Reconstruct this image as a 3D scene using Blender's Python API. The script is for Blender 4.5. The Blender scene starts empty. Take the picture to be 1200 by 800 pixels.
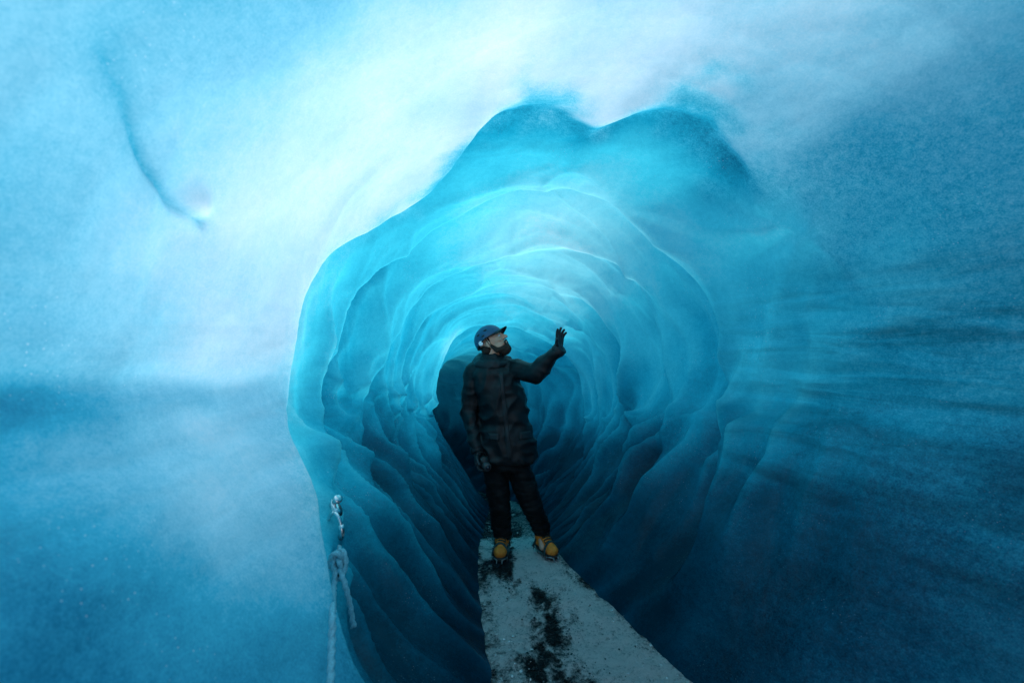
import bpy, bmesh, math, random
import numpy as np
from mathutils import Vector, Matrix, noise
from mathutils.bvhtree import BVHTree
random.seed(4)
C = bpy.context.scene.collection
PI = math.pi
R = math.radians
CAM = Vector((0, 0, 1.70)); F = 533.3

# ------------------------------------------------------------------ helpers
def ss(a, b, x):
    t = max(0., min(1., (x - a) / (b - a))); return t * t * (3 - 2 * t)
def gauss(x, s): return math.exp(-(x / s) ** 2)
def tag(o, label=None, cat=None, group=None, kind=None):
    if label: o['label'] = label
    if cat: o['category'] = cat
    if group: o['group'] = group
    if kind: o['kind'] = kind
    return o
def empty(name, loc=(0, 0, 0), parent=None):
    o = bpy.data.objects.new(name, None); C.objects.link(o); o.location = loc
    o.empty_display_size = .1
    if parent: o.parent = parent
    return o
def link(name, me, m, parent=None, smooth=True):
    me.materials.clear(); me.materials.append(m)
    if smooth: me.polygons.foreach_set('use_smooth', [True] * len(me.polygons))
    o = bpy.data.objects.new(name, me); C.objects.link(o)
    if parent: o.parent = parent
    return o
def obj(name, bm, m, parent=None, smooth=True):
    bmesh.ops.recalc_face_normals(bm, faces=bm.faces)
    me = bpy.data.meshes.new(name); bm.to_mesh(me); bm.free()
    return link(name, me, m, parent, smooth)
def frame(d):
    d = d.normalized()
    a = Vector((0, 0, 1)) if abs(d.z) < .9 else Vector((1, 0, 0))
    u = d.cross(a).normalized(); v = d.cross(u).normalized()
    return u, v
def rings(bm, rs, cap=True):
    """rs: list of lists of Vectors (same count) -> closed loft"""
    vs = [[bm.verts.new(p) for p in r] for r in rs]
    n = len(vs[0])
    for a, b in zip(vs[:-1], vs[1:]):
        for i in range(n):
            bm.faces.new((a[i], a[(i + 1) % n], b[(i + 1) % n], b[i]))
    if cap:
        bm.faces.new(vs[0][::-1]); bm.faces.new(vs[-1])
def capsule(bm, p0, p1, r0, r1, seg=14, M=None):
    p0, p1 = Vector(p0), Vector(p1)
    d = (p1 - p0)
    if d.length < 1e-6: d = Vector((0, 0, 1e-4))
    d.normalize(); u, v = frame(d)
    rs = []
    for k in range(0, 5):
        a = -PI / 2 + (k + .35) / 5.0 * PI / 2
        rs.append((p0 + d * math.sin(a) * r0, r0 * math.cos(a)))
    rs += [(p0, r0), (p1, r1)]
    for k in range(1, 6):
        a = (k - .35) / 5.0 * PI / 2
        rs.append((p1 + d * math.sin(a) * r1, r1 * math.cos(a)))
    out = []
    for c, r in rs:
        ring = [c + (u * math.cos(2 * PI * i / seg) + v * math.sin(2 * PI * i / seg)) * r for i in range(seg)]
        if M: ring = [M @ q for q in ring]
        out.append(ring)
    rings(bm, out)
def ellipsoid(bm, c, r, M=None, nu=20, nv=12, rot=None):
    c = Vector(c); out = []
    for k in range(nv):
        a = -PI / 2 + (k + .4) / (nv - .2) * PI
        ring = []
        for i in range(nu):
            t = 2 * PI * i / nu
            q = Vector((math.cos(a) * math.cos(t) * r[0], math.cos(a) * math.sin(t) * r[1], math.sin(a) * r[2]))
            if rot: q = rot @ q
            q = c + q
            ring.append(M @ q if M else q)
        out.append(ring)
    rings(bm, out)
def loft(bm, secs, seg=36, p=2.3):
    """secs: (cx, cy, z, hw, hd)"""
    out = []
    for cx, cy, z, hw, hd in secs:
        ring = []
        for i in range(seg):
            t = 2 * PI * i / seg; c, s = math.cos(t), math.sin(t)
            ring.append(Vector((cx + hw * math.copysign(abs(c) ** (2 / p), c), cy + hd * math.copysign(abs(s) ** (2 / p), s), z)))
        out.append(ring)
    rings(bm, out)
def tube(bm, pts, r, seg=10, strands=0, pitch=.035, cap=True):
    pts = [Vector(p) for p in pts]
    out = []; s = 0; u = None
    for i, p in enumerate(pts):
        d = (pts[min(i + 1, len(pts) - 1)] - pts[max(i - 1, 0)]).normalized()
        if u is None: u, v = frame(d)
        u = (u - d * u.dot(d)).normalized(); v = d.cross(u)
        if i: s += (p - pts[i - 1]).length
        rr = r(i / (len(pts) - 1)) if callable(r) else r
        ring = []
        for k in range(seg):
            t = 2 * PI * k / seg
            q = rr * (1 + (.24 * math.cos(strands * (t - s / pitch * 2 * PI / strands)) if strands else 0))
            ring.append(p + (u * math.cos(t) + v * math.sin(t)) * q)
        out.append(ring)
    rings(bm, out, cap)
def spline(ctrl, n=12):
    P = [Vector(c) for c in ctrl]; P = [2 * P[0] - P[1]] + P + [2 * P[-1] - P[-2]]
    out = []
    for i in range(1, len(P) - 2):
        for k in range(n):
            t = k / n; a, b, c, d = P[i - 1], P[i], P[i + 1], P[i + 2]
            out.append(.5 * ((2 * b) + (c - a) * t + (2 * a - 5 * b + 4 * c - d) * t * t + (3 * b - a - 3 * c + d) * t ** 3))
    out.append(P[-2]); return out
def fuse(name, bm, voxel, smooth, m, parent, fn=None):
    bmesh.ops.recalc_face_normals(bm, faces=bm.faces)
    me = bpy.data.meshes.new(name + '_src'); bm.to_mesh(me); bm.free()
    o = bpy.data.objects.new(name + '_src', me); C.objects.link(o)
    md = o.modifiers.new('r', 'REMESH'); md.mode = 'VOXEL'; md.voxel_size = voxel
    if smooth:
        s = o.modifiers.new('s', 'SMOOTH'); s.iterations = smooth; s.factor = .5
    dg = bpy.context.evaluated_depsgraph_get(); dg.update()
    new = bpy.data.meshes.new_from_object(o.evaluated_get(dg))
    bpy.data.objects.remove(o); bpy.data.meshes.remove(me)
    new.name = name
    if fn:
        ns = [v.normal.copy() for v in new.vertices]
        for v, n in zip(new.vertices, ns): v.co = v.co + n * fn(v.co, n)
    return link(name, new, m, parent)
def bvh_of(o):
    me = o.data
    return BVHTree.FromPolygons([v.co.copy() for v in me.vertices], [tuple(p.vertices) for p in me.polygons])

# ------------------------------------------------------------------ materials
def mat(name):
    m = bpy.data.materials.new(name); m.use_nodes = True
    nt = m.node_tree; nt.nodes.clear()
    return m, nt
def N(nt, t, **kw):
    n = nt.nodes.new(t)
    for k, v in kw.items():
        if hasattr(n, k) and k not in ('inputs',): setattr(n, k, v)
    return n
def ramp(nt, fac, stops):
    n = nt.nodes.new('ShaderNodeValToRGB'); e = n.color_ramp.elements
    while len(e) > 1: e.remove(e[-1])
    e[0].position = stops[0][0]; e[0].color = (*stops[0][1], 1)
    for p, c in stops[1:]:
        x = e.new(p); x.color = (*c, 1)
    nt.links.new(fac, n.inputs[0]); return n.outputs[0]
def math_(nt, op, a, b=None, clamp=False):
    n = nt.nodes.new('ShaderNodeMath'); n.operation = op; n.use_clamp = clamp
    for i, x in enumerate((a, b)):
        if x is None: continue
        if isinstance(x, (int, float)): n.inputs[i].default_value = x
        else: nt.links.new(x, n.inputs[i])
    return n.outputs[0]
def mixc(nt, fac, a, b, blend='MIX'):
    n = nt.nodes.new('ShaderNodeMix'); n.data_type = 'RGBA'; n.blend_type = blend
    for i, x in ((0, fac), (6, a), (7, b)):
        if isinstance(x, (int, float)): n.inputs[i].default_value = x
        elif isinstance(x, tuple): n.inputs[i].default_value = (*x, 1)
        else: nt.links.new(x, n.inputs[i])
    return n.outputs[2]
def noise_n(nt, vec, scale, detail=4, rough=.5, dist=0):
    n = nt.nodes.new('ShaderNodeTexNoise'); n.inputs['Scale'].default_value = scale
    n.inputs['Detail'].default_value = detail; n.inputs['Roughness'].default_value = rough
    n.inputs['Distortion'].default_value = dist
    nt.links.new(vec, n.inputs['Vector']); return n.outputs['Fac']
def simple(name, col, rough=.7, var=.25, scale=30, bump=.2, bscale=120, metal=0, spec=.4):
    m, nt = mat(name); L = nt.links.new
    out = N(nt, 'ShaderNodeOutputMaterial'); b = N(nt, 'ShaderNodeBsdfPrincipled')
    tc = N(nt, 'ShaderNodeTexCoord')
    f = noise_n(nt, tc.outputs['Object'], scale, 5)
    c = mixc(nt, f, tuple(x * (1 - var) for x in col), tuple(min(1, x * (1 + var)) for x in col))
    L(c, b.inputs['Base Color']); b.inputs['Roughness'].default_value = rough
    b.inputs['Metallic'].default_value = metal; b.inputs['Specular IOR Level'].default_value = spec
    if bump:
        f2 = noise_n(nt, tc.outputs['Object'], bscale, 3)
        bp = N(nt, 'ShaderNodeBump'); bp.inputs['Strength'].default_value = bump; bp.inputs['Distance'].default_value = .004
        L(f2, bp.inputs['Height']); L(bp.outputs[0], b.inputs['Normal'])
    L(b.outputs[0], out.inputs[0]); return m

M_jacket = simple('black_shell_fabric', (.0048, .0068, .0088), .5, .12, 20, .25, 150, 0, .28)
M_jacket2 = simple('black_trim_fabric', (.010, .014, .017), .5, .15, 20, .2, 150, 0, .3)
M_trouser = simple('black_trouser_fabric', (.004, .005, .006), .65, .2, 20, .25, 150, 0, .2)
M_glove = simple('black_glove', (.015, .020, .024), .5, .3, 40, .3, 200)
M_skin = simple('skin', (.58, .32, .22), .5, .12, 25, .08, 150)
M_beard = simple('dark_beard', (.028, .016, .010), .8, .4, 90, .8, 260)
M_helmet = simple('blue_helmet', (.022, .075, .15), .4, .15, 25, .03, 60)
M_black = simple('black_plastic', (.010, .011, .012), .4, .2, 30, .05)
M_grey = simple('grey_plastic', (.05, .052, .055), .35, .2, 30, .05)
M_white = simple('white_badge', (.75, .78, .8), .5, .05, 30, 0)
M_boot = simple('tan_leather', (.74, .205, .030), .7, .35, 35, .35, 110, 0, .2)
M_sole = simple('dark_rubber', (.03, .025, .02), .8, .3, 40, .2)
M_steel = simple('steel', (.68, .69, .70), .25, .2, 40, .1, 120, 1)
M_iron = simple('dull_iron', (.22, .23, .24), .4, .3, 40, .1, 120, 1)
M_strap = simple('teal_strap', (.02, .05, .05), .7, .3, 60, .2)
M_rope = simple('pale_rope', (.22, .50, .57), .8, .55, 160, .6, 400)
M_eye = simple('eye', (.5, .5, .5), .2, .1, 60, 0)
M_glass = simple('lens_glass', (.01, .012, .02), .08, .1, 40, 0)

# ------------------------------------------------------------------ the tunnel
KY = np.array([-1.5, 0, 1, 1.6, 2.2, 2.9, 3.6, 5, 6.5, 8, 9.5, 11])
KT = {
 'pc':  [1.2, 1.0, .78, .63, .45, .24, .05, -.02, -.08, -.75, -1.9, -3.3],
 'aL':  [2.5, 2.15, 1.88, 1.74, 1.57, 1.42, 1.22, 1.12, 1.02, 1.0, 1.2, 1.2],
 'aR':  [1.9, 1.7, 1.55, 1.45, 1.36, 1.28, 1.22, 1.12, 1.08, 1.0, 1, 1],
 'top': [3.5, 3.3, 3.12, 3.02, 2.95, 2.82, 2.66, 2.28, 1.90, 1.5, 1.2, 1.1],
 'fl':  [0, 0, 0, 0, 0, 0, -.0, -.27, -.62, -.95, -1.2, -1.3],
 'rat': [.80, .80, .80, .81, .825, .846, .872, .895, .90, .90, .90, .90]}
PL = 1.35   # lower half: steeper, closer to a V than an ellipse
DY = np.arange(-1.6, 11.1, .02)
ker = np.exp(-(np.arange(-20, 21) / 9.0) ** 2); ker /= ker.sum()
TAB = {k: np.convolve(np.pad(np.interp(DY, KY, v), 20, mode='edge'), ker, 'valid') for k, v in KT.items()}
def prof(Y):
    i = max(0, min(len(DY) - 1.001, (Y + 1.6) / .02)); k = int(i); f = i - k
    return {n: float(t[k] * (1 - f) + t[min(k + 1, len(t) - 1)] * f) for n, t in TAB.items()}
def dims(Y):
    q = prof(Y); h = q['top'] - q['fl']
    zc = q['fl'] + .52 * h
    return q['pc'], q['aL'], q['aR'], zc, q['top'] - zc, (zc - q['fl']) / q['rat']
def sec(th, D):
    pc, aL, aR, zc, bt, bb = D
    c, s = math.cos(R(th)), math.sin(R(th)); a = aR if c > 0 else aL
    if s >= 0: return pc + a * c, zc + bt * s
    e = 2 / PL * ss(0, -.35, s) + 1 - ss(0, -.35, s)
    return pc + a * math.copysign(abs(c) ** e, c), zc - bb * abs(s) ** e
def tube_hit(px, py):
    """which angle and depth of the plain tunnel a view direction meets"""
    Y = .6
    while Y < 10:
        pc, aL, aR, zc, bt, bb = dims(Y)
        x = (px - 600) / F * Y - pc; z = CAM.z - (py - 400) / F * Y - zc
        ex = x / (aR if x > 0 else aL); ez = z / (bt if z > 0 else bb)
        p = 2 if ez > 0 else 2 - (2 - PL) * ss(0, -.3, ez)
        if abs(ex) ** p + abs(ez) ** p > 1: break
        Y += .01
    th = math.degrees(math.atan2(math.copysign(abs(ez) ** (p / 2), ez), math.copysign(abs(ex) ** (p / 2), ex)))
    return (th if th > -90 else th + 360), Y
def lip(pixels, amp, rise, decay, fade, sm=7.):
    pts = sorted(tube_hit(*p) for p in pixels)
    th = np.array([p[0] for p in pts]); y = np.array([p[1] for p in pts])
    grid = np.arange(-90, 270.5, .5); yy = np.interp(grid, th, y)
    k = np.exp(-(np.arange(-30, 31) / sm) ** 2); k /= k.sum()
    yy = np.convolve(np.pad(yy, 30, mode='edge'), k, 'valid')
    return grid, yy, amp, rise, decay, fade
LIPS = [
 lip([(400, 800), (366, 680), (342, 580), (326, 450), (330, 400), (345, 350), (380, 296), (430, 266), (475, 244), (505, 222), (528, 196), (544, 168), (556, 145), (574, 125), (600, 114), (635, 110),
      (668, 114), (690, 126), (701, 138), (707, 143), (713, 138), (728, 124), (760, 111), (805, 110), (842, 124), (872, 157), (895, 202), (914, 262), (930, 330)], .15, .20, .7, (38, 62, 215, 240), 6),
 lip([(450, 800), (404, 640), (387, 520), (384, 450), (400, 380), (440, 325), (490, 285), (560, 240), (640, 222), (720, 243), (790, 290), (838, 370), (852, 450), (845, 540), (825, 640)],
     .15, .11, .6, (-60, -30, 215, 240), 10),
 lip([(445, 600), (432, 500), (440, 430), (470, 365), (530, 318), (600, 292), (690, 300), (755, 350), (778, 430), (770, 520), (740, 610)], .12, .11, .5, (-60, -30, 210, 235), 12),
 lip([(470, 560), (468, 480), (482, 400), (530, 350), (600, 330), (670, 345), (725, 400), (735, 470), (725, 560)], .10, .10, .45, (-60, -30, 210, 235), 12),
 lip([(515, 560), (505, 470), (510, 430), (540, 393), (600, 378), (650, 400), (685, 450), (688, 490), (675, 550), (655, 590)], .13, .14, .6, (-60, -30, 210, 235), 14),
]
def poly_tube(pixels): return [tube_hit(*p) for p in pixels]
CREASE = poly_tube([(118, 60), (140, 115), (157, 160), (175, 200), (200, 238), (238, 262)])
LUMP = tube_hit(226, 240)
def seg_dist(th, Y, a, b):
    ax, ay = a[0] * .025, a[1]; bx, by = b[0] * .025, b[1]; x, y = th * .025, Y
    dx, dy = bx - ax, by - ay; t = max(0, min(1, ((x - ax) * dx + (y - ay) * dy) / (dx * dx + dy * dy + 1e-9)))
    return math.hypot(x - ax - dx * t, y - ay - dy * t), t
def lip_y(L, th):
    i = (th + 90) * 2; k = max(0, min(len(L[1]) - 2, int(i))); f = i - k
    return float(L[1][k] * (1 - f) + L[1][k + 1] * f)

def shape(th, Y, p, floor):
    """outward displacement, and the kinds of ice there: bubbly white, clear, dusty, frosted"""
    t0 = lip_y(LIPS[0], th); e1 = ss(28, 56, th)
    t = (Y - t0) * e1 + (Y - 2.3) * (1 - e1)
    inner = ss(.05, .7, Y - t0) * e1 + ss(1.7, 3.0, Y) * (1 - e1)
    hi = p.z - floor
    roof = ss(40, 70, th) * (1 - ss(115, 145, th))
    calm = 1 - .55 * roof * ss(2.9, 2.3, Y)
    d = (.09 * noise.noise(p * .8 + Vector((3, 1, 7))) + .035 * noise.noise(p * 2.0)) * calm
    # scoops melted into the ice, long round the tunnel and short along it
    s = th * PI / 180 * 1.25
    wx, wy = noise.noise(p * 1.1), noise.noise(p * 1.1 + Vector((9, 9, 9)))
    w = Vector((wx, wy, 0)) * .5
    low = ss(1.7, .8, hi)
    v = noise.voronoi(Vector((s / (1.3 - .3 * low), Y / .60 + s * .25, 0)) + w)[0]
    h = min(1, (v[1] - v[0]) / .8); h = 1 - (1 - h) ** 2
    d += (.022 * calm + .080 * inner * (1 - .5 * roof)) * (h - .5)
    v = noise.voronoi(Vector((s / .8, Y / .30, 3)) + w * 2)[0]
    h2 = min(1, (v[1] - v[0]) / .8); h2 = 1 - (1 - h2) ** 2
    d += (.008 + .018 * inner * (1 - .5 * roof)) * (h2 - .5)
    # upright ribs down the side walls
    side = max(ss(55, 20, th) * ss(-80, -60, th), ss(125, 155, th) * ss(262, 240, th))
    ph = Y / .30 + .55 * wx + .9 * math.sin(s * 1.3 + 3 * wy) * .4 + .4 * noise.noise(p * 2.6)
    rib = abs(math.sin(PI * ph)) ** .8
    amp = side * inner * (.25 + 1.2 * max(0, .5 + noise.noise(p * 1.4 + Vector((4, 4, 4))))) * (.45 + .75 * low) * (1 - .8 * ss(4.8, 5.8, Y) * ss(90, 120, th))
    d += .074 * amp * (rib - .6)
    d += .006 * noise.fractal(p * 6, 1, 2, 3)
    dw = -(.08 - .04 * roof) * inner * (h - .6) - .02 * inner * (h2 - .6) - .17 * amp * (rib - .6)  # painted relief shading: hollows darker, ridges paler
    beyond = 0
    for L in LIPS:
        lo0, lo1, hi0, hi1 = L[5]
        k = ss(lo0, lo1, th) * (1 - ss(hi0, hi1, th))
        if L is LIPS[4]: k *= (1 - .3 * roof)
        elif L is not LIPS[0]: k *= (1 - .66 * roof) * (.45 + 1.1 * max(0, min(1, .55 + noise.noise(p * 1.2 + Vector((L[2] * 90, 0, 2))))))
        else: k *= 1 - .42 * roof
        if k <= 0: continue
        tt = Y - lip_y(L, th) + (.03 if L is LIPS[0] else .06) * noise.noise(p * 1.6)
        if L is LIPS[4]: beyond = k * ss(-.3, .9, tt)
        if -.6 < tt < 4:
            d += L[2] * k * (ss(-L[3] * .3, L[3], tt) * math.exp(-max(0, tt) / L[4]) - .40 * math.exp(-(tt / .28) ** 2) * (1 if tt < 0 else ss(L[3], 0, tt)))
            if L is not LIPS[0]:
                dw += k * (.01 * math.exp(-(tt / .07) ** 2) - .21 * ss(.0, .14, tt) * math.exp(-max(0, tt) / .24))  # shade painted into the colour just behind each lip
    crease, ct = 9, 0
    if th > 95 and Y < 2.4:
        for i, (a, b) in enumerate(zip(CREASE[:-1], CREASE[1:])):
            q, tq = seg_dist(th, Y, a, b)
            if q < crease: crease, ct = q, (i + tq) / 5
        d += .022 * gauss(crease, .011) * (.2 + .8 * ss(0, .7, ct)) + .012 * gauss(crease, .06)
        d -= .045 * gauss((th - LUMP[0]) * .025, .050) * gauss(Y - LUMP[1], .06)
    n1 = noise.fractal(p * 1.3, 1, 2, 3); n2 = noise.noise(p * 3.5)
    if th > 120 and Y < 2.6:      # left: a ledge where two layers of ice meet
        zb = 1.60 - .06 * (Y - 1) + .05 * noise.noise(Vector((0, Y * 2.5, 0)))
        ledge = ss(120, 150, th) * ss(2.25, 1.5, Y)
        d += ledge * (.028 * gauss(p.z - zb, .05) - .014 * ss(zb, zb - .25, p.z))
        dw -= .19 * ledge * gauss(p.z - zb + .05, .06) * max(0, .6 + 1.2 * n2)
    # ---- kinds of ice, with light and shade painted into their tone
    fr = .24 * n2 + .16 * noise.noise(p * 9)
    e2 = ss(125, 150, th)
    near = (1 - ss(-.22, .36, t + fr * (1 - .7 * e2))) * e1 + (1 - ss(.9, 2.7, Y + fr)) * (1 - e1)
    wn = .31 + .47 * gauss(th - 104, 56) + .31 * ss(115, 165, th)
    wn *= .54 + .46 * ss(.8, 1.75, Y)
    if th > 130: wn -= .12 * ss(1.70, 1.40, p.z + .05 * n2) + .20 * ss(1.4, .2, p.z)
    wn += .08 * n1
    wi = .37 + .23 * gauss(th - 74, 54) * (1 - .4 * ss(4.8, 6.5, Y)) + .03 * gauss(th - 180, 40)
    wi += .22 * gauss(Y - 3.8, 1.2) * gauss(th - 72, 44)  # glow of the inner roof painted into the whiteness
    wi += .30 * gauss(Y - 6.0, .40) * gauss(th - 138, 16)  # bright glow beside the far bend, painted in
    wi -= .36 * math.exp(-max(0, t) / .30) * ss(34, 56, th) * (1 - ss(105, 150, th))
    dw -= .34 * ss(-.02, .18, t) * math.exp(-max(0, t) / .32) * ss(36, 58, th) * (1 - ss(104, 122, th))  # shade painted into the roof hollows past the first lip
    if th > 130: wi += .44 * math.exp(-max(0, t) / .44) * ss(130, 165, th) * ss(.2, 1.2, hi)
    wi -= .31 * ss(1.6, .3, hi) + .13 * beyond  # shade painted low on the walls and past the last lip
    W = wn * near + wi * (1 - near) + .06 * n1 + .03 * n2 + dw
    if crease < 1:
        W -= .18 * gauss(crease, .012) * (.15 + .85 * ss(0, .7, ct)) + .06 * gauss(crease, .05)  # dark line of shade painted along the crease
        W += .20 * gauss((th - LUMP[0]) * .025, .042) * gauss(Y - LUMP[1], .05)
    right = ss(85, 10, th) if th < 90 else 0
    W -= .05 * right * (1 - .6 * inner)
    G = 1 - right * (.36 - .14 * ss(1.6, 2.4, p.z)) * (1 - .62 * inner)  # shade on the right side put into the transmission colour
    lowdim = .16 + .84 * ss(.0, 1.8, hi)  # shade towards the floor put into the transmission colour
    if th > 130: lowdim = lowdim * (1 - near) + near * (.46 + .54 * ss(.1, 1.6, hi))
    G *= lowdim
    G *= (1 - .10 * beyond) * (1 - .70 * ss(7.0, 8.8, Y))  # darkness of the far bend put into the transmission colour
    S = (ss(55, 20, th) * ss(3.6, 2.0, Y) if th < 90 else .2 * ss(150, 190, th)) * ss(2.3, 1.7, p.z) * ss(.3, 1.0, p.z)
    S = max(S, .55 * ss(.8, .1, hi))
    cl = lambda x: max(0, min(1, x))
    return d, (cl(W), cl(G), cl(S), cl(near))

Ys = list(np.arange(-1.5, .6, .08)) + list(np.arange(.6, 1.0, .02)) + list(np.arange(1.0, 2.2, .013)) + list(np.arange(2.2, 5.4, .02)) + list(np.arange(5.4, 8.4, .03)) + list(np.arange(8.4, 11.05, .1))
THS = list(np.arange(-90, 40, .85)) + list(np.arange(40, 180, .5)) + list(np.arange(180, 269.6, .85))
NT = len(THS)
verts = []; cols = []
for Y in Ys:
    D = dims(Y); fl = prof(Y)['fl']
    for th in THS:
        th = float(th)
        x, z = sec(th, D); x0, z0 = sec(th - .3, D); x1, z1 = sec(th + .3, D)
        p = Vector((x, Y, z)); nrm = Vector((z1 - z0, 0, -(x1 - x0))).normalized()
        d, col = shape(th, Y, p, fl)
        verts.append(p + nrm * d * ss(-.1, .6, z - fl)); cols.append(col)
faces = []
for j in range(len(Ys) - 1):
    for k in range(NT):
        a = j * NT + k; b = j * NT + (k + 1) % NT
        faces.append((a, b, b + NT, a + NT))
faces.append(tuple(range((len(Ys) - 1) * NT, len(Ys) * NT)))
me = bpy.data.meshes.new('ice_tunnel'); me.from_pydata([tuple(v) for v in verts], [], faces)
ca = me.color_attributes.new('ice', 'FLOAT_COLOR', 'POINT')  # carries the painted shade and glow too
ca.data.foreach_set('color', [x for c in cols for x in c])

m, nt = mat('glacier_ice'); L = nt.links.new
out = N(nt, 'ShaderNodeOutputMaterial'); tc = N(nt, 'ShaderNodeTexCoord')
at = N(nt, 'ShaderNodeAttribute'); at.attribute_name = 'ice'
sp = N(nt, 'ShaderNodeSeparateColor'); L(at.outputs['Color'], sp.inputs[0])
ob = tc.outputs['Object']
n1 = noise_n(nt, ob, 4, 5, .55, .3); n2 = noise_n(nt, ob, 34, 6, .7); n3 = noise_n(nt, ob, 140, 3, .6)
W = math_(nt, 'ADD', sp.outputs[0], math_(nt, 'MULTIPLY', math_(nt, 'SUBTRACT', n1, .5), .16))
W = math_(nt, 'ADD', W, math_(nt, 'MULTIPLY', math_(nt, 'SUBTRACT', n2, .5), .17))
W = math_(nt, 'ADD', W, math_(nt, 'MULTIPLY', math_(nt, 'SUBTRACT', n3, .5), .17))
# granular frost where the white ice gives way to clear ice
al = at.outputs['Alpha']
edge = math_(nt, 'MULTIPLY', math_(nt, 'MULTIPLY', al, math_(nt, 'SUBTRACT', 1.0, al)), 4.0)
grain = math_(nt, 'MULTIPLY', edge, math_(nt, 'SUBTRACT', math_(nt, 'ADD', n2, n3), 1.0))
W = math_(nt, 'ADD', W, math_(nt, 'MULTIPLY', grain, .18), True)
fro = math_(nt, 'ADD', al, math_(nt, 'MULTIPLY', grain, .4), True)
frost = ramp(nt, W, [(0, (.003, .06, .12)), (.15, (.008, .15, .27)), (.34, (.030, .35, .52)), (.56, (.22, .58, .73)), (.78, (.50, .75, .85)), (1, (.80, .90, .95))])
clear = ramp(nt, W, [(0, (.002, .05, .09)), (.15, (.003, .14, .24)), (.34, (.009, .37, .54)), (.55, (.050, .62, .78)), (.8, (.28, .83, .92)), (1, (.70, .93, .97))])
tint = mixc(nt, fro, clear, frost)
mp = N(nt, 'ShaderNodeMapping'); mp.inputs['Scale'].default_value = (1.0, 1.0, 8); mp.inputs['Rotation'].default_value = (R(8), 0, 0); L(ob, mp.inputs[0])
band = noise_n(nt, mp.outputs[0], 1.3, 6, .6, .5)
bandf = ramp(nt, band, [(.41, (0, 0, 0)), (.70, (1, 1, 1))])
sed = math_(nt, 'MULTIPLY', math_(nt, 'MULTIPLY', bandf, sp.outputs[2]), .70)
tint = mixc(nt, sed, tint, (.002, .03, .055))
# trapped air bubbles in patches
vor = N(nt, 'ShaderNodeTexVoronoi'); vor.inputs['Scale'].default_value = 55; L(ob, vor.inputs['Vector'])
dots = ramp(nt, vor.outputs['Distance'], [(.05, (1, 1, 1)), (.17, (0, 0, 0))])
dmask = ramp(nt, noise_n(nt, ob, 3.4, 3), [(.50, (0, 0, 0)), (.70, (1, 1, 1))])
tint = mixc(nt, math_(nt, 'MULTIPLY', math_(nt, 'MULTIPLY', dots, dmask), .38), tint, (.7, .9, .97))
tr = N(nt, 'ShaderNodeBsdfTranslucent')
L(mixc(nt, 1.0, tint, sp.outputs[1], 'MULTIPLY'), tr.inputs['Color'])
b = N(nt, 'ShaderNodeBsdfPrincipled'); L(tint, b.inputs['Base Color'])
b.inputs['Roughness'].default_value = .17; b.inputs['Specular IOR Level'].default_value = .55; b.inputs['IOR'].default_value = 1.31
bp = N(nt, 'ShaderNodeBump'); bp.inputs['Strength'].default_value = .40; bp.inputs['Distance'].default_value = .03
hh = math_(nt, 'ADD', noise_n(nt, ob, 11, 6, .58, .3), math_(nt, 'MULTIPLY', noise_n(nt, ob, 90, 3), .18))
L(hh, bp.inputs['Height']); L(bp.outputs[0], b.inputs['Normal'])
mx = N(nt, 'ShaderNodeMixShader'); mx.inputs[0].default_value = .66
L(b.outputs[0], mx.inputs[1]); L(tr.outputs[0], mx.inputs[2]); L(mx.outputs[0], out.inputs[0])
M_ice = m
tunnel = link('ice_tunnel', me, M_ice)
tag(tunnel, 'rippled blue glacier ice forming the walls and ceiling of the tunnel', 'ice cave', kind='structure')
BV = BVHTree.FromPolygons([Vector(v) for v in verts], faces)
def wall_at(px, py):
    d = Vector(((px - 600) / F, 1, -(py - 400) / F)).normalized()
    h = BV.ray_cast(CAM, d); return h[0], h[1]

# ------------------------------------------------------------------ path
def path_z(x, Y):
    q = prof(Y); u = (x - q['pc'])
    hw = .50 - .20 * ss(2.2, 3.6, Y) - .06 * ss(3.6, 4.8, Y)
    mid_ = 1 - .75 * ss(hw - .2, hw, abs(u))
    z = q['fl'] + .05 * u * u + (.020 * noise.noise(Vector((x * 2.5, Y * 2.5, 0))) + .024 * noise.fractal(Vector((x * 8, Y * 8, 4)), .7, 2, 5)) * mid_
    k = gauss(x - .05, .4) * gauss(Y - 3.65, .3)
    return z * (1 - k * .8) + (q['fl']) * k * .8
def wetness(x, Y):
    u = x - prof(Y)['pc']
    c = -.10 + .22 * noise.noise(Vector((Y * 1.9, 3, 1)))
    n = noise.fractal(Vector((x * 7, Y * 3.6, 5)), .6, 2, 6)
    hw = .50 - .20 * ss(2.2, 3.6, Y) - .06 * ss(3.6, 4.8, Y)
    edge = ss(hw - .10, hw + .05, abs(u)) * (.50 + .8 * n)
    return gauss(u - c, .12 + .05 * ss(2.8, 2.0, Y)) * (.74 + 1.3 * n) + max(0, edge) + .5 * ss(3.9, 4.6, Y)
bm = bmesh.new(); rows = []; wets = []
for Y in list(np.arange(-1.6, 1.4, .06)) + list(np.arange(1.4, 5, .014)) + list(np.arange(5, 9, .05)):
    q = prof(Y); hw = 1.0 if Y < 2 else 1.0 - .35 * ss(2, 4, Y)
    row = []
    for i in range(101):
        x = q['pc'] + hw * (i / 50 - 1)
        row.append(bm.verts.new((x, Y, path_z(x, Y)))); wets.append(max(0, min(1, wetness(x, Y))))
    rows.append(row)
for a, b2 in zip(rows[:-1], rows[1:]):
    for i in range(100): bm.faces.new((a[i], a[i + 1], b2[i + 1], b2[i]))
m, nt = mat('trodden_ice_path'); L = nt.links.new
out = N(nt, 'ShaderNodeOutputMaterial'); tc = N(nt, 'ShaderNodeTexCoord'); b = N(nt, 'ShaderNodeBsdfPrincipled'); ob = tc.outputs['Object']
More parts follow.
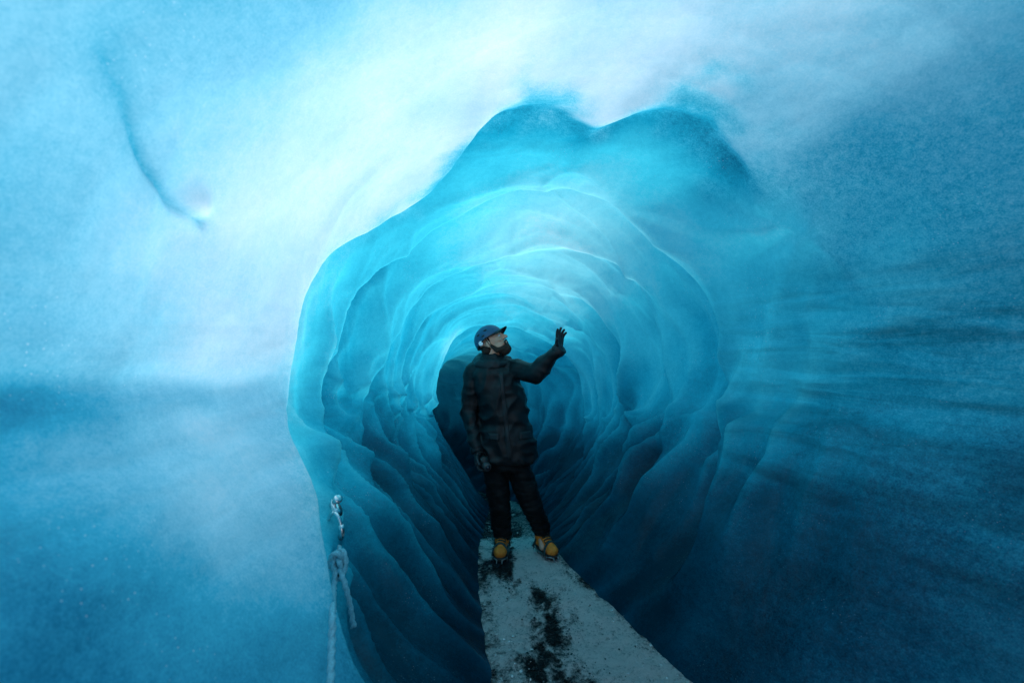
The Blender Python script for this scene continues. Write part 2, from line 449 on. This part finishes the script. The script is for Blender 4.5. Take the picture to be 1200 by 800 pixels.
at = N(nt, 'ShaderNodeAttribute'); at.attribute_name = 'grit'
big = noise_n(nt, ob, 2.3, 5, .6, .6); fine = noise_n(nt, ob, 50, 8, .88); mid = noise_n(nt, ob, 13, 8, .78, .5)
f = math_(nt, 'ADD', math_(nt, 'MULTIPLY', big, .16), math_(nt, 'ADD', math_(nt, 'MULTIPLY', fine, .84), math_(nt, 'MULTIPLY', mid, .40)))
f = math_(nt, 'SUBTRACT', f, math_(nt, 'MULTIPLY', at.outputs['Fac'], .26))
col = ramp(nt, f, [(.45, (.008, .007, .006)), (.53, (.05, .044, .041)), (.585, (.36, .30, .275)), (.68, (.97, .81, .75))])
L(col, b.inputs['Base Color'])
L(ramp(nt, f, [(.44, (.12, .12, .12)), (.62, (.5, .5, .5))]), b.inputs['Roughness'])
bp = N(nt, 'ShaderNodeBump'); bp.inputs['Strength'].default_value = 1.0; bp.inputs['Distance'].default_value = .04
L(math_(nt, 'ADD', fine, mid), bp.inputs['Height']); L(bp.outputs[0], b.inputs['Normal']); L(b.outputs[0], out.inputs[0])
path = obj('path', bm, m); tag(path, 'narrow trodden path of grey ice and black grit along the tunnel floor', 'path', kind='structure')
ga = path.data.attributes.new('grit', 'FLOAT', 'POINT'); ga.data.foreach_set('value', wets)

def crumbs(name, n, pick, r0, r1, m_, label, cat):
    bm = bmesh.new()
    for i in range(n):
        Y = random.uniform(1.6, 4.8); q = prof(Y); x = pick(Y, q)
        if x is None or (abs(x - .05) < .32 and abs(Y - 3.58) < .27): continue
        r = random.uniform(r0, r1) * random.uniform(.5, 1); z = path_z(x, Y)
        g = bmesh.ops.create_icosphere(bm, subdivisions=1, radius=r)
        sx, sy = random.uniform(.7, 1.5), random.uniform(.7, 1.5)
        for v in g['verts']:
            v.co = Vector((v.co.x * sx * random.uniform(.75, 1.25), v.co.y * sy * random.uniform(.75, 1.25), v.co.z * random.uniform(.5, .9))) + Vector((x, Y, z + r * .1))
    o = obj(name, bm, m_, smooth=False); tag(o, label, cat, kind='stuff')
def pick_grit(Y, q):
    x = q['pc'] + random.gauss(0, .27); return x if random.random() < wetness(x, Y) * 1.2 + .05 else None
def pick_ice(Y, q):
    sgn = random.choice((-1, 1)); hw = .50 - .20 * ss(2.2, 3.6, Y) - .06 * ss(3.6, 4.8, Y)
    return q['pc'] + sgn * (hw - abs(random.gauss(0, .14)))
crumbs('gravel', 5000, pick_grit, .002, .007, simple('black_grit', (.02, .02, .02), .5, .5, 60, .3), 'loose black volcanic grit scattered on the icy path', 'gravel')
crumbs('ice_crumbs', 420, pick_ice, .002, .010, simple('crushed_ice', (.55, .50, .48), .4, .3, 60, .4), 'crushed ice crumbs lying along both edges of the path', 'ice crumbs')

# unseen snow sheet, added to bounce light onto the lower tunnel walls
bm = bmesh.new(); rows = []
for Y in (-250, -60, -10, -1.56, 0, 2, 3.6, 5, 6.5, 8, 9.5, 11, 14, 60, 250):
    z = prof(min(Y, 11))['fl'] - .45
    rows.append([bm.verts.new((x, Y, z)) for x in (-250, -60, -12, -4, 0, 4, 12, 60, 250)])
for a, b2 in zip(rows[:-1], rows[1:]):
    for i in range(8): bm.faces.new((a[i], a[i + 1], b2[i + 1], b2[i]))
gd = obj('ground', bm, simple('snow', (.80, .84, .88), .6, .05, 3, .3, 12)); tag(gd, 'snow covered glacier surface around the tunnel', 'snow', kind='structure')

# ------------------------------------------------------------------ person
U = .00675
PX = .07
person = empty('person', (PX, 3.6, 0))
tag(person, 'person in black parka, blue helmet and tan boots raising a gloved hand', 'person')
def P(px, py, y=0): return Vector(((px - 600) * U - PX, y, 1.70 - (py - 400) * U))
HM = Matrix.Translation(P(577, 401, 0)) @ Matrix.Rotation(R(72), 4, 'Z') @ Matrix.Rotation(R(-31), 4, 'X')

sh_r, el_r, wr_r = P(556, 437, .02), P(549, 482, .03), P(559, 519, -.09)
sh_l, el_l, wr_l = P(601, 433, .0), P(627, 436, -.18), P(648, 412, -.27)
hip_r, kn_r, an_r = P(580, 545, 0), P(585, 592, .01), P(588, 634, .10)
hip_l, kn_l, an_l = P(607, 545, 0), P(623, 592, .01), P(636, 633, .12)

# body: one skin
bm = bmesh.new()
loft(bm, [(P(593, 0).x, 0, .78, .13, .09), (P(591, 0).x, 0, .95, .14, .10), (P(588, 0).x, 0, 1.2, .135, .10), (P(580, 0).x, 0, 1.42, .15, .10), (P(578, 0).x, 0, 1.5, .09, .07)])
capsule(bm, P(578, 432, .01), HM @ Vector((0, .015, -.03)), .058, .055)
for a, b2, c in ((sh_r, el_r, wr_r), (sh_l, el_l, wr_l)):
    capsule(bm, a, b2, .044, .036); capsule(bm, b2, c, .036, .027)
    capsule(bm, P(579, 434, 0), a, .06, .046)
for a, b2, c in ((hip_r, kn_r, an_r), (hip_l, kn_l, an_l)):
    capsule(bm, a, b2, .072, .05); capsule(bm, b2, c, .05, .036); capsule(bm, c, c + Vector((0, -.10, -.06)), .033, .028)
ellipsoid(bm, (0, .012, .03), (.076, .096, .104), HM)
ellipsoid(bm, (0, -.035, -.05), (.056, .058, .058), HM)
ellipsoid(bm, (0, -.05, -.01), (.058, .046, .06), HM)
capsule(bm, (0, -.092, .022), (0, -.122, -.018), .009, .014, M=HM)
for s in (-1, 1):
    capsule(bm, (s * .012, -.090, .033), (s * .045, -.076, .034), .012, .010, M=HM)
    ellipsoid(bm, (s * .036, -.074, -.018), (.022, .018, .018), HM)
    ellipsoid(bm, (s * .080, .012, -.008), (.010, .020, .032), HM)
    ellipsoid(bm, (s * .010, -.107, -.022), (.010, .011, .008), HM)
ellipsoid(bm, (0, -.098, -.049), (.024, .010, .006), HM); ellipsoid(bm, (0, -.096, -.061), (.022, .011, .007), HM)
ellipsoid(bm, (0, -.075, -.092), (.026, .022, .018), HM)
body = fuse('body', bm, .005, 2, M_skin, person)
for s in (-1, 1):
    bm = bmesh.new(); ellipsoid(bm, (s * .032, -.083, .010), (.013, .012, .010), HM, 14, 10); obj('eye', bm, M_eye, person)
    bm = bmesh.new(); capsule(bm, (s * .014, -.1005, .036), (s * .046, -.085, .038), .005, .004, 8, HM); obj('eyebrow', bm, M_beard, person)
bm = bmesh.new()
ellipsoid(bm, (0, -.060, -.106), (.052, .054, .040), HM); ellipsoid(bm, (0, -.093, -.087), (.028, .019, .019), HM)
for s in (-1, 1):
    capsule(bm, (s * .065, .002, -.028), (s * .053, -.022, -.085), .012, .021, M=HM)
    capsule(bm, (s * .053, -.022, -.085), (s * .03, -.075, -.094), .021, .022, M=HM)
    capsule(bm, (s * .004, -.109, -.0405), (s * .028, -.099, -.054), .006, .007, M=HM)
    capsule(bm, (s * .028, -.099, -.054), (s * .026, -.095, -.085), .007, .010, M=HM)
def bfn(p, n): return .003 * noise.noise(p * 90)
fuse('beard', bm, .004, 1, M_beard, person, bfn)
bm = bmesh.new(); ellipsoid(bm, (0, .055, -.03), (.072, .058, .06), HM)
for s in (-1, 1): capsule(bm, (s * .072, -.006, .03), (s * .073, -.002, -.02), .009, .007, M=HM)
fuse('hair', bm, .006, 1, M_beard, person, bfn)

# helmet
def helm_shell(bm, rx, ry, rz, z0):
    out = []
    for k in range(1, 17):
        out.append([])
        for i in range(40):
            t = 2 * PI * i / 40
            lo = z0 - .030 * max(0, math.sin(t)) + .006 * max(0, -math.sin(t))
            amax = math.acos(max(-1, min(1, (lo - .035) / rz)))
            a = amax * k / 16
            rib = 1 + .02 * math.cos(6 * t) * math.sin(a) ** 2
            out[-1].append(HM @ Vector((rx * math.sin(a) * math.cos(t) * rib, .012 + ry * math.sin(a) * math.sin(t), .035 + rz * math.cos(a))))
    return out
bm = bmesh.new(); o_ = helm_shell(bm, .101, .124, .112, .034); i_ = helm_shell(bm, .091, .114, .100, .036)
rings(bm, o_ + i_[::-1])
helmet = obj('helmet', bm, M_helmet, person)
bm = bmesh.new(); tube(bm, [q for q in o_[-1]] + [o_[-1][0], o_[-1][1]], .005, 8); obj('rim', bm, M_black, helmet)
for s in (-1, 1):
    for y, z, ln in ((-.02, .095, .035), (.045, .09, .03), (.01, .062, .03)):
        a = math.asin(min(1, (z - .035) / .112)); ca_ = math.cos(a)
        x = s * .1025 * ca_ * math.sqrt(max(0, 1 - ((y - .012) / (.124 * ca_ + 1e-6)) ** 2))
        bm = bmesh.new(); ellipsoid(bm, (x * .995, y, z), (.004, ln / 2, .007), HM, 14, 8); obj('vent', bm, M_black, helmet)
bm = bmesh.new()
rs = []
for k in range(9):
    u = k / 8; top = []; bot = []
    for i in range(15):
        v = i / 14 * 2 - 1
        y = -.085 - .080 * u * (1 - .35 * v * v) + .045 * v * v; x = v * .082 * (1 - .12 * u)
        z = .054 - .006 * u - .022 * v * v
        top.append(HM @ Vector((x, y, z + .003))); bot.append(HM @ Vector((x, y, z - .003)))
    rs.append(top + bot[::-1])
rings(bm, rs); obj('peak', bm, M_black, helmet)
bm = bmesh.new(); ellipsoid(bm, (-.098, .055, .022), (.004, .019, .019), HM, 20, 8); obj('badge', bm, M_white, helmet)
for s in (-1, 1):
    bm = bmesh.new(); tube(bm, [HM @ q for q in spline([(s * .092, .006, .03), (s * .084, .0, -.03), (s * .066, -.022, -.09), (s * .02, -.040, -.140)], 6)], .0035, 8)
    obj('chin_strap', bm, M_black, helmet)

# jacket
def folds(p, n):
    w = Vector((noise.noise(p * 4), noise.noise(p * 4 + Vector((5, 2, 1))), noise.noise(p * 4 + Vector((1, 7, 3))))) * .6
    q = Vector((p.x * 7 + p.z * 3, p.y * 6, p.z * 9 - p.x * 4)) + w
    f = .017 * (1 - 2 * abs(noise.noise(q))) - .007 + .005 * noise.noise(Vector((p.x * 16, p.y * 16, p.z * 24)))
    return f - .010 * gauss(p.z - 1.06, .03) + .006 * gauss(p.z - .79, .02)
bm = bmesh.new()
loft(bm, [(P(594, 0).x, 0, .765, .236, .16), (P(594, 0).x, 0, .80, .242, .165), (P(594, 0).x, 0, .93, .228, .165), (P(593, 0).x, 0, 1.04, .202, .15), (P(590, 0).x, 0, 1.2, .190, .155),
          (P(584, 0).x, 0, 1.35, .188, .155), (P(579, 0).x, 0, 1.45, .174, .138), (P(577, 0).x, .005, 1.53, .118, .105), (P(578, 0).x, .01, 1.585, .09, .09), (P(578, 0).x, .01, 1.60, .084, .085)])
capsule(bm, sh_r, el_r, .084, .072); capsule(bm, el_r, wr_r, .072, .052)
capsule(bm, P(576, 440), sh_r, .104, .088)
capsule(bm, P(582, 438), sh_l, .107, .088)
capsule(bm, sh_l, el_l, .086, .073); capsule(bm, el_l, wr_l, .073, .056)
jacket = fuse('jacket', bm, .008, 2, M_jacket, person, folds)
JB = bvh_of(jacket)
def patch(name, px0, px1, py0, py1, m_, off=.010, parent=jacket, skew=0):
    bm = bmesh.new(); nx = 10; ny = max(8, int((py1 - py0) / 4)); f_, b_ = [], []
    for j in range(ny + 1):
        rowf, rowb = [], []
        for i in range(nx + 1):
            q = P(px0 + (px1 - px0) * i / nx + skew * j / ny, py0 + (py1 - py0) * j / ny, -1)
            h = JB.ray_cast(q, Vector((0, 1, 0)))[0]
            y = h.y if h else -.1
            e = off if 0 < i < nx and 0 < j < ny else off * .35
            rowf.append(bm.verts.new((q.x, y - e, q.z))); rowb.append(bm.verts.new((q.x, y + .006, q.z)))
        f_.append(rowf); b_.append(rowb)
    for j in range(ny):
        for i in range(nx):
            bm.faces.new((f_[j][i], f_[j][i + 1], f_[j + 1][i + 1], f_[j + 1][i])); bm.faces.new((b_[j][i], b_[j + 1][i], b_[j + 1][i + 1], b_[j][i + 1]))
    for j in range(ny):
        bm.faces.new((f_[j][0], f_[j + 1][0], b_[j + 1][0], b_[j][0])); bm.faces.new((f_[j][nx], b_[j][nx], b_[j + 1][nx], f_[j + 1][nx]))
    for i in range(nx):
        bm.faces.new((f_[0][i], b_[0][i], b_[0][i + 1], f_[0][i + 1])); bm.faces.new((f_[ny][i], f_[ny][i + 1], b_[ny][i + 1], b_[ny][i]))
    return obj(name, bm, m_, parent)
patch('front_placket', 585, 590, 434, 533, M_jacket2, .008, skew=10)
patch('pocket_flap', 608, 622, 502, 510, M_jacket2, .012); patch('pocket_flap', 573, 586, 503, 511, M_jacket2, .012)
bm = bmesh.new()
hc = P(577, 424, .015)
pts = [hc + Vector((.112 * math.cos(t), .104 * math.sin(t), .026 * math.sin(t) + .008 * math.sin(3 * t))) for t in [2 * PI * k / 30 for k in range(30)]]
for a, b2 in zip(pts, pts[1:] + pts[:1]): capsule(bm, a, b2, .040, .040, 10)
ellipsoid(bm, hc + Vector((-.03, .11, -.03)), (.145, .07, .11))
fuse('hood', bm, .008, 3, M_jacket2, jacket, folds)
for wr, el, r_ in ((wr_r, el_r, .051), (wr_l, el_l, .053)):
    d = (wr - el).normalized(); bm = bmesh.new(); tube(bm, [wr + d * .010, wr + d * .020, wr + d * .050, wr + d * .056], lambda t: r_ if t < .9 else .044, 18)
    obj('cuff', bm, M_jacket2, jacket)

# trousers
def tfold(p, n):
    return .013 * noise.noise(Vector((p.x * 7, p.y * 7, p.z * 11 + 4))) + .008 * noise.noise(Vector((p.x * 14, p.y * 14, p.z * 38))) * (1 + 1.2 * ss(.35, .15, p.z))
bm = bmesh.new()
loft(bm, [(P(593, 0).x, 0, .70, .155, .12), (P(593, 0).x, 0, .80, .165, .12), (P(592, 0).x, 0, .98, .15, .10)])
for a, b2, c in ((hip_r, kn_r, an_r), (hip_l, kn_l, an_l)):
    capsule(bm, a, b2, .104, .086); capsule(bm, b2, c + Vector((0, -.005, .035)), .086, .078)
fuse('trousers', bm, .008, 3, M_trouser, person, tfold)

# boots
def boot(an, yaw, label=None):
    Mx = Matrix.Translation(Vector((an.x, an.y, 0))) @ Matrix.Rotation(R(yaw), 4, 'Z')
    bm = bmesh.new()
    capsule(bm, (0, 0, .20), (0, .0, .08), .064, .056, 16, Mx); capsule(bm, (0, .02, .075), (0, -.10, .072), .048, .046, 16, Mx)
    ellipsoid(bm, (0, -.145, .062), (.052, .07, .045), Mx); ellipsoid(bm, (0, .03, .06), (.044, .05, .045), Mx)
    capsule(bm, (0, -.02, .12), (0, -.12, .085), .045, .040, 16, Mx)
    bt = fuse('boot', bm, .006, 3, M_boot, person, lambda p, n: .004 * noise.noise(p * 40))
    bm = bmesh.new(); rs = []
    for z, g in ((.012, .96), (.016, 1.0), (.036, 1.0), (.040, .96)):
        ring = []
        for i in range(32):
            t = 2 * PI * i / 32; y = -.060 + .160 * math.sin(t); w = .050 + .008 * math.cos((y + .15) * 14)
            ring.append(Mx @ Vector((w * g * math.copysign(abs(math.cos(t)) ** .75, math.cos(t)), -.060 + .158 * g * math.sin(t), z)))
        rs.append(ring)
    rings(bm, rs); obj('sole', bm, M_sole, bt)
    bm = bmesh.new()
    lp = []
    for k in range(5):
        y = -.052 - .019 * k; z = .168 - .0125 * k
        lp += [(-.034, y + .012, z - .012), (-.012, y, z + .004), (.012, y - .004, z + .004), (.034, y + .008, z - .012)][::(1 if k % 2 == 0 else -1)]
    tube(bm, [Mx @ Vector(q) for q in lp], .006, 6)
    obj('laces', bm, M_sole, bt)
    cr = bmesh.new()
    for s in (-1, 1):
        tube(cr, [Mx @ Vector(q) for q in ((s * .056, .06, .026), (s * .058, -.0, .026), (s * .060, -.10, .026), (s * .05, -.18, .026), (s * .018, -.222, .028))], .0048, 8)
        for y in (.04, -.03, -.12, -.17): capsule(cr, (s * .055, y, .024), (s * .056, y - .003, .002), .006, .0025, 8, Mx)
        capsule(cr, (s * .02, -.218, .026), (s * .021, -.236, .010), .006, .0025, 8, Mx)
    tube(cr, [Mx @ Vector(q) for q in ((-.056, -.03, .016), (0, -.03, .012), (.056, -.03, .016))], .006, 8)
    crampon = obj('crampon', cr, M_iron, bt)
    for y0, y1, zt in ((-.15, -.135, .112), (.035, -.035, .15)):
        st = bmesh.new()
        pts = []
        for k in range(13):
            t = PI * k / 12
            pts.append(Mx @ Vector((.060 * math.cos(t), y0 + (y1 - y0) * math.sin(t), .03 + (zt - .022) * math.sin(t))))
        tube(st, pts, .0095, 8)
        obj('crampon_strap', st, M_strap, bt)
    return bt
boot(an_r, -4); boot(an_l, 26)

# gloved hands
def hand(wr, fdir, n, left, curl, spread, thumb_out, sc=1.0):
    f = fdir.normalized(); n = (n - f * n.dot(f)).normalized()
    t = n.cross(f) if left else f.cross(n)
    A = lambda a, b2, c: wr + (t * a + f * b2 + n * c) * sc
    bm = bmesh.new()
    capsule(bm, A(0, -.02, 0), A(0, .02, 0), .031 * sc, .030 * sc)
    bases = (.030, .010, -.011, -.030)
    for k, a in enumerate(bases):
        capsule(bm, A(a * .6, .012, 0), A(a, .088 - .004 * abs(k - 1), 0), .018 * sc, .0150 * sc, 12)
    for k, (a, ln) in enumerate(zip(bases, (.074, .082, .076, .060))):
        p = A(a, .088 - .004 * abs(k - 1), 0); ang = curl[k] * .5; sx = spread * (1.5 - k)
        for j, fr in enumerate((.45, .30, .25)):
            d = (f * math.cos(ang) + n * math.sin(ang) + t * sx * math.cos(ang)).normalized()
            q = p + d * ln * fr * sc
            capsule(bm, p, q, (.0125 - .001 * j) * sc, (.0118 - .001 * j) * sc, 10); p = q; ang += curl[k]
    p = A(.026, .028, .006); d = (t * thumb_out + f * .75 + n * .35).normalized()
    q = p + d * .042 * sc; capsule(bm, p, q, .0165 * sc, .014 * sc, 10)
    d2 = (t * thumb_out * .5 + f * .9 + n * .5).normalized(); r2 = q + d2 * .034 * sc; capsule(bm, q, r2, .0135 * sc, .011 * sc, 10)
    return fuse('glove', bm, .0038, 2, M_glove, person), A
d = (wr_r - el_r).normalized()
gl, A = hand(wr_r + d * .05, Vector((.12, -.16, -1)), Vector((1, -.45, 0)), False, (.55, .62, .66, .7), .03, .55)
hand(wr_l + (wr_l - el_l).normalized() * .030, Vector((.06, -.02, 1)), Vector((.66, -.66, 0)), True, (.16, .20, .26, .32), .18, .9, .95)

# the dark camera held in the lowered hand
cl = A(-.004, .088, .048)
cam_o = empty('camera', Vector((PX, 3.6, 0)) + cl); tag(cam_o, 'small black camera held low in the gloved hand beside the parka', 'camera')
CM = Matrix.Rotation(R(-66), 4, 'Z') @ Matrix.Rotation(R(12), 4, 'Y')
def rbox(bm, c, h, r):
    geo = bmesh.ops.create_cube(bm, size=2)
    for v in geo['verts']: v.co = Vector((v.co.x * h[0], v.co.y * h[1], v.co.z * h[2])) + Vector(c)
    bmesh.ops.bevel(bm, geom=[e for e in bm.edges], offset=r, segments=3, affect='EDGES')
    for v in bm.verts: v.co = CM @ v.co
bm = bmesh.new(); rbox(bm, (0, 0, 0), (.028, .038, .058), .008); cb = obj('camera_body', bm, M_black, cam_o)
bm = bmesh.new(); tube(bm, [CM @ Vector((x, -.0, .0)) for x in (.026, .034, .070, .074)], lambda t: .030 if t < .9 else .027, 24); obj('lens_barrel', bm, M_grey, cam_o)
bm = bmesh.new(); ellipsoid(bm, CM @ Vector((.074, 0, 0)), (.018, .018, .018)); obj('lens', bm, M_glass, cam_o)
bm = bmesh.new(); tube(bm, spline([CM @ Vector((0, 0, .056)), Vector((.005, -.03, .085)), Vector((-.025, -.055, .10)), Vector((-.06, -.03, .09)), Vector((-.065, .0, .05))], 6), .004, 8); obj('wrist_strap', bm, M_black, cam_o)

# ------------------------------------------------------------------ anchor and rope on the left wall
a0, an0 = wall_at(388, 592)
if an0.dot(CAM - a0) < 0: an0 = -an0
screw = empty('ice_screw', a0); tag(screw, 'steel ice screw driven into the left wall above the knotted rope', 'ice screw')
u, v = frame(an0)
bm = bmesh.new(); tube(bm, [-an0 * .10, an0 * .0, an0 * .045, an0 * .05], .012, 14); obj('shaft', bm, M_steel, screw)
down = (Vector((0, 0, -1)) - an0 * an0.dot(Vector((0, 0, -1)))).normalized(); side = an0.cross(down)
bm = bmesh.new(); rs = []
for zz in (.028, .032):
    rs.append([an0 * zz + down * (.026 + .046 * math.sin(t)) + side * (.024 + .006 * math.sin(t)) * math.cos(t) for t in [2 * PI * k / 24 for k in range(24)]])
rings(bm, rs); obj('hanger', bm, M_steel, screw)
bm = bmesh.new(); tube(bm, [an0 * .05, an0 * .058, an0 * .07, an0 * .074], lambda t: .021 if .2 < t < .9 else .015, 12); obj('knob', bm, M_steel, screw)
# points lying on the wall below the anchor, never further away than the one above
def lay(pixels, y0, lift):
    out = []; ym = y0
    for px, py in pixels:
        h = wall_at(px, py)[0]; ym = min(ym, h.y - lift)
        out.append(Vector(((px - 600) / F * ym, ym, CAM.z - (py - 400) / F * ym)))
    return out
g = lay([(390, 606), (392, 624), (394, 638), (396, 661)], (a0 + an0 * .036).y, .035)
c0 = g[0]
car = empty('carabiner', c0); tag(car, 'silver carabiner clipped between the ice screw and the knotted rope', 'carabiner')
cu = Vector((.9, -.35, 0)).normalized()
oval = [Vector((.006, 0, -.048)) + Vector((0, 0, 1)) * .068 * math.cos(t) + cu * (.042 - .007 * math.cos(t)) * math.sin(t) for t in [2 * PI * k / 40 for k in range(41)]]
bm = bmesh.new(); tube(bm, oval, .0090, 10); obj('frame', bm, M_steel, car)
bm = bmesh.new(); tube(bm, [oval[8], oval[10], oval[12], oval[14]], .013, 12); obj('gate_sleeve', bm, M_steel, car)
# rope
k0 = c0 + Vector((.006, 0, -.109)); kn = Vector((g[3].x, min(g[3].y, k0.y - .01), g[3].z))
bm = bmesh.new()
RR = .0098
eye = spline([kn + Vector((-.014, 0, .0)), kn.lerp(k0, .5) + Vector((-.018, -.004, 0)), k0 + Vector((-.016, 0, .002)), k0 + Vector((0, .006, .014)), k0 + Vector((.016, 0, .0)), kn.lerp(k0, .5) + Vector((.022, -.01, 0)), kn + Vector((.014, 0, .0))], 10)
tube(bm, eye, RR, 12, 3)
kp = []
for i in range(121):
    t = 2 * PI * i / 120
    kp.append(kn + Vector(((2 + math.cos(2 * t)) * math.cos(3 * t) * .0105, math.sin(4 * t) * .013, (2 + math.cos(2 * t)) * math.sin(3 * t) * .020)))
tube(bm, kp, RR, 12, 3)
tail = spline([kn + Vector((.01, -.01, -.01))] + lay([(404, 684), (410, 708), (414, 734)], kn.y - .02, .05), 14)
tube(bm, tail, lambda t: RR * (1.15 if t > .93 else 1.0), 12, 3)
mainl = spline([kn + Vector((-.006, -.01, -.01))] + lay([(391, 692), (390, 717), (389, 750), (388, 785), (386, 830), (380, 900), (365, 1000)], kn.y - .02, .05), 22)
tube(bm, mainl, RR, 12, 3)
rope = obj('rope', bm, M_rope)
tag(rope, 'pale twisted safety rope with a knot and loose tail hanging on the left wall', 'rope')

# ------------------------------------------------------------------ light, camera
sd = Vector((-.42, -.34, 0)); el = R(62)
az = math.atan2(sd.x, sd.y)
sdir = Vector((math.sin(az) * math.cos(el), math.cos(az) * math.cos(el), math.sin(el)))
w = bpy.data.worlds.new('World'); bpy.context.scene.world = w; w.use_nodes = True
nt = w.node_tree; bg = nt.nodes['Background']; sk = nt.nodes.new('ShaderNodeTexSky'); sk.sky_type = 'NISHITA'
sk.sun_disc = False; sk.sun_elevation = el; sk.sun_rotation = az % (2 * PI)
nt.links.new(sk.outputs[0], bg.inputs[0]); bg.inputs[1].default_value = .14
sl = bpy.data.lights.new('sun', 'SUN'); sl.energy = 4.5; sl.angle = R(26); sl.color = (1, .99, .97)
so = bpy.data.objects.new('sun', sl); C.objects.link(so); so.rotation_euler = sdir.to_track_quat('Z', 'Y').to_euler()
cd = bpy.data.cameras.new('view_camera'); co = bpy.data.objects.new('view_camera', cd); C.objects.link(co)
co.location = CAM; co.rotation_euler = (R(90), 0, 0); cd.lens = 16; cd.sensor_width = 36; cd.clip_end = 600; cd.clip_start = .05
cd.dof.use_dof = True; cd.dof.focus_distance = 3.4; cd.dof.aperture_fstop = 1.8
bpy.context.scene.camera = co
vs_ = bpy.context.scene.view_settings; vs_.view_transform = 'Standard'; vs_.look = 'None'; vs_.exposure = 0
